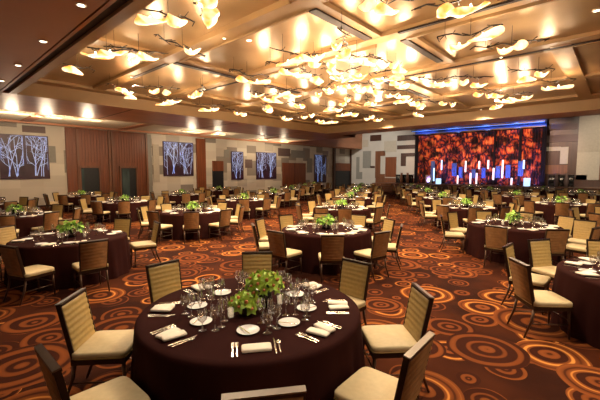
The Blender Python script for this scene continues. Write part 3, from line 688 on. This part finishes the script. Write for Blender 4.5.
# ================================================================= TABLES
ORD = ['first', 'second', 'third', 'fourth', 'fifth', 'sixth', 'seventh', 'eighth', 'ninth', 'tenth', 'eleventh']
HOUR = ['twelve', 'one', 'two', 'three', 'four', 'five', 'six', 'seven', 'eight', 'nine', 'ten', 'eleven']
def hour(az): return HOUR[int(round((az % 360) / 30)) % 12] + " o'clock"
def cloth_mesh(seed, n=144, folds=17):
    r = random.Random(seed); ph = r.uniform(0, 6); mb = MB(); RT = .915
    prof = [(0.02, .710), (.45, .710), (.89, .710), (.932, .707), (.950, .694), (.954, .672)]
    rs = []
    for (rad, z) in prof: rs.append([(rad * math.cos(2 * PI * j / n), rad * math.sin(2 * PI * j / n), z) for j in range(n)])
    for q in range(1, 8):
        t = q / 7; z = .672 * (1 - t) + .004; ring = []
        for j in range(n):
            a = 2 * PI * j / n
            w = math.sin(folds * a + ph + .8 * math.sin(3 * a)) * .6 + .4 * math.sin((folds * 2 - 3) * a + 2 * ph)
            rad = .954 + .040 * t + w * .036 * t ** .8
            ring.append((rad * math.cos(a), rad * math.sin(a), z))
        rs.append(ring)
    mb.rings(rs, 'cloth', True, False)
    return mb.mesh('tablecloth')
CL = [cloth_mesh(1), cloth_mesh(2, 96, 15), cloth_mesh(3, 72, 14)]
mb = MB(); mb.lathe([(.91, .677), (.935, .680), (.935, .700), (.91, .704)], 'darkwood', 40); TOPm = mb.mesh('tabletop')
mb = MB(); mb.lathe([(.30, .0), (.30, .03), (.05, .06), (.045, .65), (.22, .676)], 'frame', 20); PEDm = mb.mesh('pedestal')

# chair: local +x points away from the table (backrest side), origin on floor under the seat centre
TH = math.radians(11)
def back_xform(): return Matrix.Translation((.20, 0, .405)) @ Matrix.Rotation(TH, 4, 'Y')
BW, BH = .208, .462
def chair_parts(lod):
    P = {}
    mb = MB(); mb.rbox(-.235, .215, -.225, .225, .392, .442, 'cream', .014, dome=.004); P['seat'] = mb
    mb = MB(); mb.rbox(-.236, .216, -.226, .226, .388, .398, 'tan', .004); P['piping'] = mb
    X = back_xform()
    ribs = 8 if lod < 2 else 4
    mb = MB()
    # channel tufted front pad
    rs = []; seg = 4 if lod == 0 else 2
    for k in range(ribs * seg + 1):
        z = .02 + (BH - .045) * k / (ribs * seg); bul = abs(math.sin(PI * k / seg)) if seg > 1 else 1
        w = BW - .014 - .012 * (1 - z / BH); d = -.016 - (.0065 * bul if lod < 2 else .01)
        rs.append([(.0, -w, z), (d + .006, -w, z), (d, -w * .94, z), (d, w * .94, z), (d + .006, w, z), (.0, w, z)])
    mb.rings(rs, 'tan', lod < 2, True, X); P['backrest'] = mb
    mb = MB(); rs = []
    for k in range(ribs * seg + 1):
        z = .0 + (BH - .02) * k / (ribs * seg); bul = abs(math.sin(PI * k / seg))
        w = BW - .014 - .012 * (1 - z / BH); d = .018 + (.006 * bul if lod < 2 else 0)
        rs.append([(.0, w, z), (d, w, z), (d, -w, z), (.0, -w, z)])
    mb.rings(rs, 'brownback', lod < 2, True, X); P['back_panel'] = mb
    mb = MB()
    for s in (-1, 1):
        vs = []
        w0 = BW - .026; w1 = BW - .014
        for (w, z) in ((w0, -.02), (w1, BH)):
            vs += [(-.018, s * w, z), (.02, s * w, z), (.02, s * (w + .012), z), (-.018, s * (w + .012), z)]
        fs = [(0, 1, 5, 4), (1, 2, 6, 5), (2, 3, 7, 6), (3, 0, 4, 7), (0, 3, 2, 1), (4, 5, 6, 7)]
        if s < 0: fs = [tuple(reversed(q)) for q in fs]
        mb.add(vs, fs, 'frame', False, X)
    mb.box(-.024, .024, -BW + .01, BW - .01, BH - .022, BH - .004, 'frame', X)
    P['back_frame'] = mb
    mb = MB(); mb.box(-.019, .022, -BW, BW, BH - .003, BH + .007, 'rail' if lod == 0 else 'frame', X); P['top_rail'] = mb
    mb = MB(); mb.box(-.225, .208, -.215, .215, .340, .390, 'frame'); P['seat_frame'] = mb
    legs = []
    n = 6 if lod < 2 else 4
    for s in (-1, 1):
        l = MB(); l.tube([(-.20, s * .185, .345), (-.215, s * .19, 0)], [.016, .011], 'legm', n); legs.append(l)
        l = MB(); l.tube([(.19, s * .185, .345), (.215, s * .188, .2), (.29, s * .19, 0)], [.016, .015, .011], 'legm', n); legs.append(l)
    P['legs'] = legs
    mb = MB()
    for s in (-1, 1): mb.tube([(-.208, s * .187, .17), (.222, s * .187, .17)], .008, 'legm', 4)
    mb.tube([(-.205, -.187, .22), (-.205, .187, .22)], .008, 'legm', 4)
    P['stretcher'] = mb
    return P
CP = chair_parts(0)
CPM = {k: v.mesh(k) for k, v in CP.items() if k != 'legs'}
LEGM = [l.mesh('leg') for l in CP['legs']]
# the same parts with a dark top rail for the other tables
CPd = chair_parts(1); RAILD = CPd['top_rail'].mesh('top_rail')
def merged(parts, name):
    m = MB()
    for k, v in parts.items():
        for q in (v if k == 'legs' else [v]):
            o = len(m.v); m.v += q.v
            for fc, mi_, sm in zip(q.f, q.m, q.sm): m.f.append([i + o for i in fc]); m.m.append(m.mi(q.mats[mi_])); m.sm.append(sm)
    return m
CH_MID = merged(CPd, 'banquet_chair').mesh('banquet_chair')
CH_FAR_MB = merged(chair_parts(2), 'banquet_chair'); CH_FAR = CH_FAR_MB.mesh('banquet_chair')
chair0 = None
def make_chair():
    rt = empty('banquet_chair')
    for k, me in CPM.items():
        if k in ('top_rail', 'back_panel', 'piping'): continue
        o = put(k, me, rt)
        if k == 'back_frame': put('top_rail', CPM['top_rail'], o)
        if k == 'backrest': put('back_panel', CPM['back_panel'], o)
        if k == 'seat': put('piping', CPM['piping'], o)
    for me in LEGM: put('leg', me, rt)
    return rt

# tableware meshes (origin on the cloth)
def gl(prof, n=14): m = MB(); m.lathe(prof, 'glass', n, cap=False); return m
G_WINE = gl([(.0, .001), (.034, .002), (.034, .004), (.006, .010), (.004, .05), (.004, .085), (.012, .092), (.033, .115), (.039, .145), (.036, .175), (.031, .20)])
G_WATER = gl([(.0, .001), (.034, .002), (.034, .005), (.007, .012), (.005, .06), (.015, .068), (.036, .09), (.041, .12), (.039, .155), (.035, .17)])
G_FLUTE = gl([(.0, .001), (.030, .002), (.030, .004), (.005, .010), (.004, .07), (.010, .085), (.022, .12), (.025, .16), (.021, .225)])
G_FAR = gl([(.034, .002), (.005, .010), (.004, .08), (.035, .11), (.040, .15), (.033, .19)], 7)
GM = {'wine': G_WINE.mesh('wine_glass'), 'water': G_WATER.mesh('water_goblet'), 'flute': G_FLUTE.mesh('champagne_flute'), 'far': G_FAR.mesh('wine_glass')}
def plate_mb(n): m = MB(); m.lathe([(.03, .001), (.055, .003), (.088, .013), (.090, .015), (.086, .016), (.055, .008), (.0, .006)], 'white', n); return m
PLM = plate_mb(28).mesh('bread_plate'); PL_FAR = plate_mb(10); PLF = PL_FAR.mesh('bread_plate')
def napkin(kind):
    m = MB()
    if kind == 0:
        m.rbox(-.05, .05, -.105, .105, .001, .024, 'linen', .011); m.box(.046, .052, -.10, .10, .006, .010, 'linen')
    else:
        for s, a in ((-1, .16), (1, -.16)):
            X = Matrix.Translation((0, s * .042, .002 + .004 * (s + 1))) @ Matrix.Rotation(a, 4, 'Z')
            m.rbox(-.09, .09, -.042, .042, 0, .022, 'linen', .010, X)
    return m
NAP = [napkin(0).mesh('napkin'), napkin(1).mesh('napkin')]
NAPF_MB = MB(); NAPF_MB.box(-.07, .07, -.08, .08, .0, .03, 'linen'); NAPF = NAPF_MB.mesh('napkin')
def fork():
    m = MB(); m.add([(.10, -.007, .003), (.10, .007, .003), (-.02, .004, .006), (-.02, -.004, .006), (.10, -.007, .0), (.10, .007, .0), (-.02, .004, .003), (-.02, -.004, .003)], [(0, 3, 2, 1), (4, 5, 6, 7), (0, 1, 5, 4), (1, 2, 6, 5), (2, 3, 7, 6), (3, 0, 4, 7)], 'silver')
    m.box(-.045, -.02, -.011, .011, .003, .006, 'silver')
    for y in (-.009, -.003, .003, .009): m.box(-.095, -.045, y - .0018, y + .0018, .003, .006, 'silver')
    return m.mesh('fork')
def knife():
    m = MB(); m.box(.0, .11, -.006, .006, 0, .007, 'silver'); m.add([(.0, -.004, 0), (.0, .010, 0), (-.10, .008, 0), (-.125, -.002, 0), (.0, -.004, .003), (.0, .010, .003), (-.10, .008, .003), (-.125, -.002, .003)], [(0, 3, 2, 1), (4, 5, 6, 7), (0, 1, 5, 4), (1, 2, 6, 5), (2, 3, 7, 6), (3, 0, 4, 7)][0:6], 'silver'); return m.mesh('knife')
def spoon():
    m = MB(); m.box(-.03, .10, -.004, .004, .001, .005, 'silver'); m.lathe([(.0, .0), (.012, .002), (.018, .006), (.017, .008), (.0, .003)], 'silver', 12, mx=Matrix.Translation((-.055, 0, 0)) @ Matrix.Diagonal((1.6, 1, 1, 1))); return m.mesh('spoon')
FORK, KNIFE, SPOON = fork(), knife(), spoon()
mb = MB(); mb.box(-.08, .08, -.006, .006, 0, .004, 'silver'); BUT = mb.mesh('butter_knife')

# flowers
def blossom(seed, sc=1.0):
    r = random.Random(seed); m = MB()
    for k in range(5):
        a = 2 * PI * k / 5 + .2; L_ = .048 * sc; w = .017 * sc; up = r.uniform(.1, .5)
        X = Matrix.Rotation(a, 4, 'Z') @ Matrix.Rotation(-up, 4, 'Y')
        m.add([(0, 0, 0), (L_ * .45, -w, .004), (L_, 0, -.004), (L_ * .45, w, .004), (L_ * .5, 0, -.006)], [(0, 1, 4), (1, 2, 4), (2, 3, 4), (3, 0, 4)], 'petal', True, X)
        m.add([(0, 0, -.002), (L_ * .45, -w, .002), (L_, 0, -.006), (L_ * .45, w, .002), (L_ * .5, 0, -.008)], [(4, 1, 0), (4, 2, 1), (4, 3, 2), (4, 0, 3)], 'petal', True, X)
    m.lathe([(.004, 0), (.011 * sc, .010 * sc), (.006 * sc, .022 * sc), (0.001, .026 * sc)], 'lip', 7)
    return m.mesh('blossom')
BL = [blossom(i, 1.25 + .2 * i) for i in range(3)]
def leaves_mb(seed, rad, h, n, sz=.06, m_='petal2', m2='leaf'):
    r = random.Random(seed); m = MB()
    for i in range(n):
        a = r.uniform(0, 2 * PI); e = math.acos(1 - 1.25 * r.random()); q = r.uniform(.55, 1)
        p = Vector((rad * q * math.sin(e) * math.cos(a), rad * q * math.sin(e) * math.sin(a), h * q * math.cos(e)))
        X = Matrix.Translation(p) @ Matrix.Rotation(a, 4, 'Z') @ Matrix.Rotation(e * .8 + r.uniform(-.6, .6) - .6, 4, 'Y') @ Matrix.Rotation(r.uniform(-.8, .8), 4, 'X')
        s = sz * r.uniform(.7, 1.25)
        m.add([(-s * .5, 0, 0), (0, -s * .42, .012), (s * .7, 0, -.006), (0, s * .42, .012)], [(0, 1, 2, 3)], m_ if r.random() < .8 else m2, False, X)
    return m
def centre_t1(name, r_v, h_v, nbl, rad, hb, seed, vm, lab):
    rt = empty(name); tag(rt, lab, 'flower arrangement')
    m = MB(); m.lathe([(r_v * .92, 0), (r_v, .012), (r_v, h_v), (r_v * .9, h_v), (r_v * .86, h_v - .03)], vm, 24); m.obj('vase', rt)
    m = leaves_mb(seed, rad * .8, hb * .75, 34, .05, 'leaf', 'petal2'); o = m.obj('leaves', rt); o.location = (0, 0, h_v - .02)
    r = random.Random(seed)
    for i in range(nbl):
        a = i * 2.39996; e = math.acos(1 - 1.15 * (i + .5) / nbl); rr = 1 + r.uniform(-.12, .1)
        p = Vector((rad * math.sin(e) * math.cos(a) * rr, rad * math.sin(e) * math.sin(a) * rr, h_v - .01 + hb * math.cos(e) * rr))
        b_ = put('blossom', BL[i % 3], rt); b_.location = p
        b_.rotation_euler = Vector((p.x, p.y, (p.z - h_v) + .03)).to_track_quat('Z', 'Y').to_euler()
    return rt

ZT = .711
T1 = Vector((-.44, 3.17)); E1 = Vector((.92, 4.37)); E3 = Vector((-3.80, 3.41))
R1 = Vector((4.93, 8.15)); ER = Vector((.80, 4.05)); E2 = Vector((4.2, 1.3))
tables = []
for j in range(0, 7):
    for i in range(-4, 9):
        p = T1 + E1 * i + E3 * j; x, y = W(*p)
        if j == 1 and i == 0: p = Vector((-4.32, 6.64))
        if j == 0 and i == 1: p = Vector((.56, 7.58))
        if p.y < 2.5 or -x > A_W1 - 1.65 or y > 28.6: continue
        if p.x / p.y < -1.0: continue
        tables.append((p, 'L', j, i))
for j in range(0, 8):
    for i in range(-3, 8):
        p = R1 + ER * i + E2 * j; x, y = W(*p)
        if i == -1 and j == 0: p = Vector((4.20, 4.11))
        if p.y < 3 or y > 28.9 or x > RX - 1.5: continue
        if p.x / p.y > 1.06: continue
        tables.append((p, 'R', j, i))
for side in 'LR':
    for j in range(8):
        ts = sorted([t for t in tables if t[1] == side and t[2] == j], key=lambda t: t[3])
        for k, t in enumerate(ts): tables[tables.index(t)] = t + (k,)
tables.sort(key=lambda t: t[0].length)

def custom_angles(side, j, i):
    if (side, j, i) == ('L', 0, 0): return [(-95, 0), (-50, 0), (-5, 0), (46, 0), (90, -4), (130, 0), (170, 0), (-138, 0)]
    if (side, j, i) == ('L', 0, 1): return [(a, 0) for a in (180, 144, 108, 72, 36, 0, -36, -72, -104, -140)]
    if (side, j, i) == ('L', 1, 0): return [(136, 0), (172, 30), (54, 0), (8, 0), (-34, 0), (-78, 0), (-125, 0)]
    if (side, j, i) == ('R', 0, -1): return [(a, 0) for a in (-86, -46, -14, 22, 58, 94, 130, 166, -158)]
    if (side, j, i) == ('R', 0, 0): return [(-176, 0), (-138, 0), (-72, 0), (-34, 0), (4, 0), (40, 0), (76, 0), (112, -60), (148, 0)]
    r = random.Random(i * 31 + j * 7 + (side == 'R') * 101); o = r.uniform(0, 36)
    return [(o + 36 * k + r.uniform(-4, 4), r.uniform(-12, 12)) for k in range(10)]

chairs = []; settings = []
for n, (p, side, j, i, k) in enumerate(tables):
    tl = '%s table, %s row %s of aisle' % (ORD[k], ORD[j], 'left' if side == 'L' else 'right')
    x, y = W(*p)
    seats = custom_angles(side, j, i)
    if p.length < 13:
        rt = empty('banquet_table', (x, y, 0), R.uniform(0, 6)); put('tabletop', TOPm, rt); put('pedestal', PEDm, rt); o = put('tablecloth', CL[0] if p.length < 9 else CL[1], rt)
        if n == 0: o.scale = (1.03, 1.03, 1)
    else:
        rt = put('banquet_table', CL[1] if p.length < 20 else CL[2], None, (x, y, 0), R.uniform(0, 6))
    tag(rt, 'round banquet table under floor-length dark brown cloth, ' + tl, 'table', 'round banquet tables')
    used = set()
    for (az, yaw) in seats:
        h_ = hour(az)
        if h_ in used:
            h_ = h_.replace("o'clock", "thirty"); 
        used.add(h_)
        chairs.append((p, az, yaw, tl, h_, n)); settings.append((p, az, tl, h_, n))
def wang(az): return math.radians(90 - az) + AZ     # compass bearing of the camera frame -> plan angle

# chairs
def chpos(c):
    p, az, yaw, tl, h_, n = c; rr = 1.235 if (n == 0 and az == 170) else 1.275
    a = math.radians(az); q = p + rr * Vector((math.sin(a), math.cos(a))); return q
def inview(q, m=.06): return q.y > .8 and abs(q.x / q.y) < .845 + m + .3 / q.y
vis = [c for c in chairs if inview(chpos(c))]
vis.sort(key=lambda c: chpos(c).length)
first = None; far = []
for n, c in enumerate(vis):
    q = chpos(c); x, y = W(*q); w = wang(c[1]) - math.radians(c[2])
    lab = "tan padded banquet chair at %s of %s" % (c[4], c[3])
    if n < 90:
        if first is None:
            first = make_chair(); reg(first); o = first
        else: o = copy_tree(first)
        if c[5] != 0:
            for ch in o.children_recursive:
                if ch.name.startswith('top_rail'): ch.data = RAILD
    elif n < 300:
        o = put('banquet_chair', CH_MID if n < 170 else CH_FAR)
    else: far.append((x, y, 0, w)); continue
    o.location = (x, y, 0); o.rotation_euler = (0, 0, w)
    tag(o, lab, 'chair', 'banquet chairs')
def stuff(name, items, src, label, cat):
    if not items: return
    m = MB()
    for (x, y, z, w) in items:
        X = Matrix.Translation((x, y, z)) @ Matrix.Rotation(w, 4, 'Z'); o = len(m.v)
        m.v += [tuple(X @ Vector(v)) for v in src.v]
        for fc, mi_, sm in zip(src.f, src.m, src.sm): m.f.append([q + o for q in fc]); m.m.append(m.mi(src.mats[mi_])); m.sm.append(sm)
    tag(m.obj(name), label, cat, kind='stuff')
stuff('banquet_chair', far, CH_FAR_MB, 'farthest tan banquet chairs crowded at the distant tables', 'chairs')

# place settings
gcount = pcount = ncount = 0; gf = []; pf = []; nf = []
vs_ = [s for s in settings if inview(s[0] + .6 * Vector((math.sin(math.radians(s[1])), math.cos(math.radians(s[1])))))]
vs_.sort(key=lambda s: (s[4]))
R2 = random.Random(5)
for (p, az, tl, h_, n) in vs_:
    cx, cy = W(*p); w = wang(az); c, s = math.cos(w), math.sin(w)
    def L2(u, v): return (cx + u * c - v * s, cy + u * s + v * c)
    def item(name, me, u, v, rz=0, z=ZT): return put(name, me, None, (*L2(u, v), z), w + rz)
    near = n == 0
    gset = [('wine', .50, .17, 'wine_glass', 'clear tall stemmed wine glass'), ('water', .56, .10, 'water_goblet', 'clear water goblet'), ('flute', .43, .13, 'champagne_flute', 'slim clear champagne flute'), ('wine', .37, .06, 'wine_glass', 'clear short glass')]
    if not near: gset = gset[:2] if n < 8 else gset[1:2]
    if not near and n < 8: gset.append(('flute', .42, -.02, 'champagne_flute', 'slim clear champagne flute'))
    for (g, u, v, nm_, lb) in gset:
        u += R2.uniform(-.015, .015); v += R2.uniform(-.015, .015)
        if gcount < 300:
            o = item(nm_, GM[g] if n < 8 else GM['far'], u, v)
            tag(o, '%s at %s of %s' % (lb, h_, tl), 'glass', 'stemware'); gcount += 1
        else: x, y = L2(u, v); gf.append((x, y, ZT, w))
    if not near and n >= 8:                                          # more stems stand on the far tables
        for (u, v) in ((.5, .2), (.42, .02)): x, y = L2(u, v); gf.append((x, y, ZT, w))
    if pcount < 300:
        pl = item('bread_plate', PLM if n < 8 else PLF, .50 if near else .66, -.05 if near else -.16)
        tag(pl, 'round white bread plate at %s of %s' % (h_, tl), 'plate', 'bread plates'); pcount += 1
        if n < 3:
            o = item('butter_knife', BUT, (.50 if near else .66) + .01, (-.05 if near else -.16) - .03, .5, ZT + .0165)
            tag(o, 'butter knife on plate at %s of %s' % (h_, tl), 'knife', 'butter knives')
    else: x, y = L2(.66, -.16); pf.append((x, y, ZT, w))
    if ncount < 300:
        kn = 0 if (near and abs(az - 170) < 1) or n > 12 else 1
        o = item('napkin', NAP[kn] if n < 20 else NAPF, .79 if near else .78, .0)
        tag(o, 'folded cream napkin at %s of %s' % (h_, tl), 'napkin', 'folded napkins'); ncount += 1
    else: x, y = L2(.78, 0); nf.append((x, y, ZT, w))
    if n < 4:
        for (nm_, me, v, lb) in (('fork', FORK, -.135, 'outer silver fork'), ('fork', FORK, -.165, 'salad silver fork'), ('knife', KNIFE, .130, 'silver dinner knife'), ('spoon', SPOON, .160, 'silver spoon')):
            tag(item(nm_, me, .77, v), '%s at %s of %s' % (lb, h_, tl), nm_, nm_ + 's')
stuff('wine_glass', gf, G_FAR, 'crowd of clear wine glasses on the more distant tables', 'glasses')
stuff('bread_plate', pf, PL_FAR, 'white plates on the most distant tables', 'plates')
stuff('napkin', nf, NAPF_MB, 'cream napkins on the most distant tables', 'napkins')

# centrepieces and candles
def local_t1(px, py): return at_z(px, py, ZT)
a = centre_t1('orchid_centrepiece', .062, .20, 24, .150, .11, 3, 'vase', 'taller green orchid arrangement in black cylinder vase on nearest table'); a.location = (*local_t1(265, 306), ZT)
b = centre_t1('orchid_centrepiece', .055, .09, 15, .115, .085, 9, 'vase_amber', 'low green orchid arrangement in small bronze vase on nearest table'); b.location = (*local_t1(245, 313), ZT)
def candle_parts():
    m = MB(); m.lathe([(.0, .001), (.030, .002), (.032, .10), (.030, .10), (.028, .006)], 'glass', 16, cap=False)
    k = MB(); k.lathe([(.024, .004), (.025, .006), (.025, .075), (.020, .080), (.002, .082)], 'candle', 14)
    return m.mesh('candle_glass'), k.mesh('candle')
CG, CK = candle_parts()
def votive(x, y, lab):
    rt = empty('votive_candle', (x, y, ZT)); tag(rt, lab, 'candle', 'votive candles'); put('candle_glass', CG, rt); put('candle', CK, rt)
for (px, py, lb) in ((231, 317, 'votive candle in clear glass left of orchids, nearest table'), (280, 304, 'votive candle in clear glass right of orchids, nearest table'), (278, 293, 'votive candle in clear glass behind orchids, nearest table')):
    votive(*local_t1(px, py), lb)
CPS = []
def raised(m, dz): m.v = [(a, b, c + dz) for a, b, c in m.v]; return m
for k in range(4):
    m = MB(); m.lathe([(.085, 0), (.09, .01), (.09, .15), (.08, .15), (.075, .12)], 'vase', 16); v = m.mesh('vase')
    f_ = leaves_mb(40 + k, .17 + .015 * k, .17, 120, .08); CPS.append((v, f_.mesh('blooms'), merged({'a': m, 'b': raised(leaves_mb(50 + k, .19, .20, 60, .10), .11)}, 'x').mesh('flower_centrepiece')))
for n, (p, side, j, i, k) in enumerate(tables):
    if n == 0: continue
    x, y = W(*p); tl = '%s table, %s row %s of aisle' % (ORD[k], ORD[j], 'left' if side == 'L' else 'right')
    lab = 'light green floral centrepiece in dark vase on ' + tl
    if not inview(p, .1): continue
    if p.length < 14:
        rt = empty('flower_centrepiece', (x, y, ZT), R.uniform(0, 6)); put('vase', CPS[n % 4][0], rt); o = put('blooms', CPS[n % 4][1], rt); o.location = (0, 0, .14)
    else: rt = put('flower_centrepiece', CPS[n % 4][2], None, (x, y, ZT), R.uniform(0, 6))
    tag(rt, lab, 'flower arrangement', 'green floral centrepieces')
    if p.length < 14:
        for q, dn in ((.9, 'right'), (3.8, 'left')):
            votive(x + .24 * math.cos(q), y + .24 * math.sin(q), 'votive candle %s of flowers on %s' % (dn, tl))

# ================================================================= WORLD, CAMERA
w = D.worlds.new('world'); bpy.context.scene.world = w; w.use_nodes = True
w.node_tree.nodes['Background'].inputs[0].default_value = (1, .72, .48, 1); w.node_tree.nodes['Background'].inputs[1].default_value = .22
cam = D.cameras.new('camera'); cam.sensor_width = 36; cam.lens = F / 600 * 36; cam.clip_end = 200
co = D.objects.new('camera', cam); C.objects.link(co); co.location = (0, 0, EYE); co.rotation_euler = (PI / 2 - PHI, 0, AZ)
S = bpy.context.scene; S.camera = co
S.view_settings.view_transform = 'Standard'; S.view_settings.look = 'None'; S.view_settings.gamma = 1; S.view_settings.exposure = .12
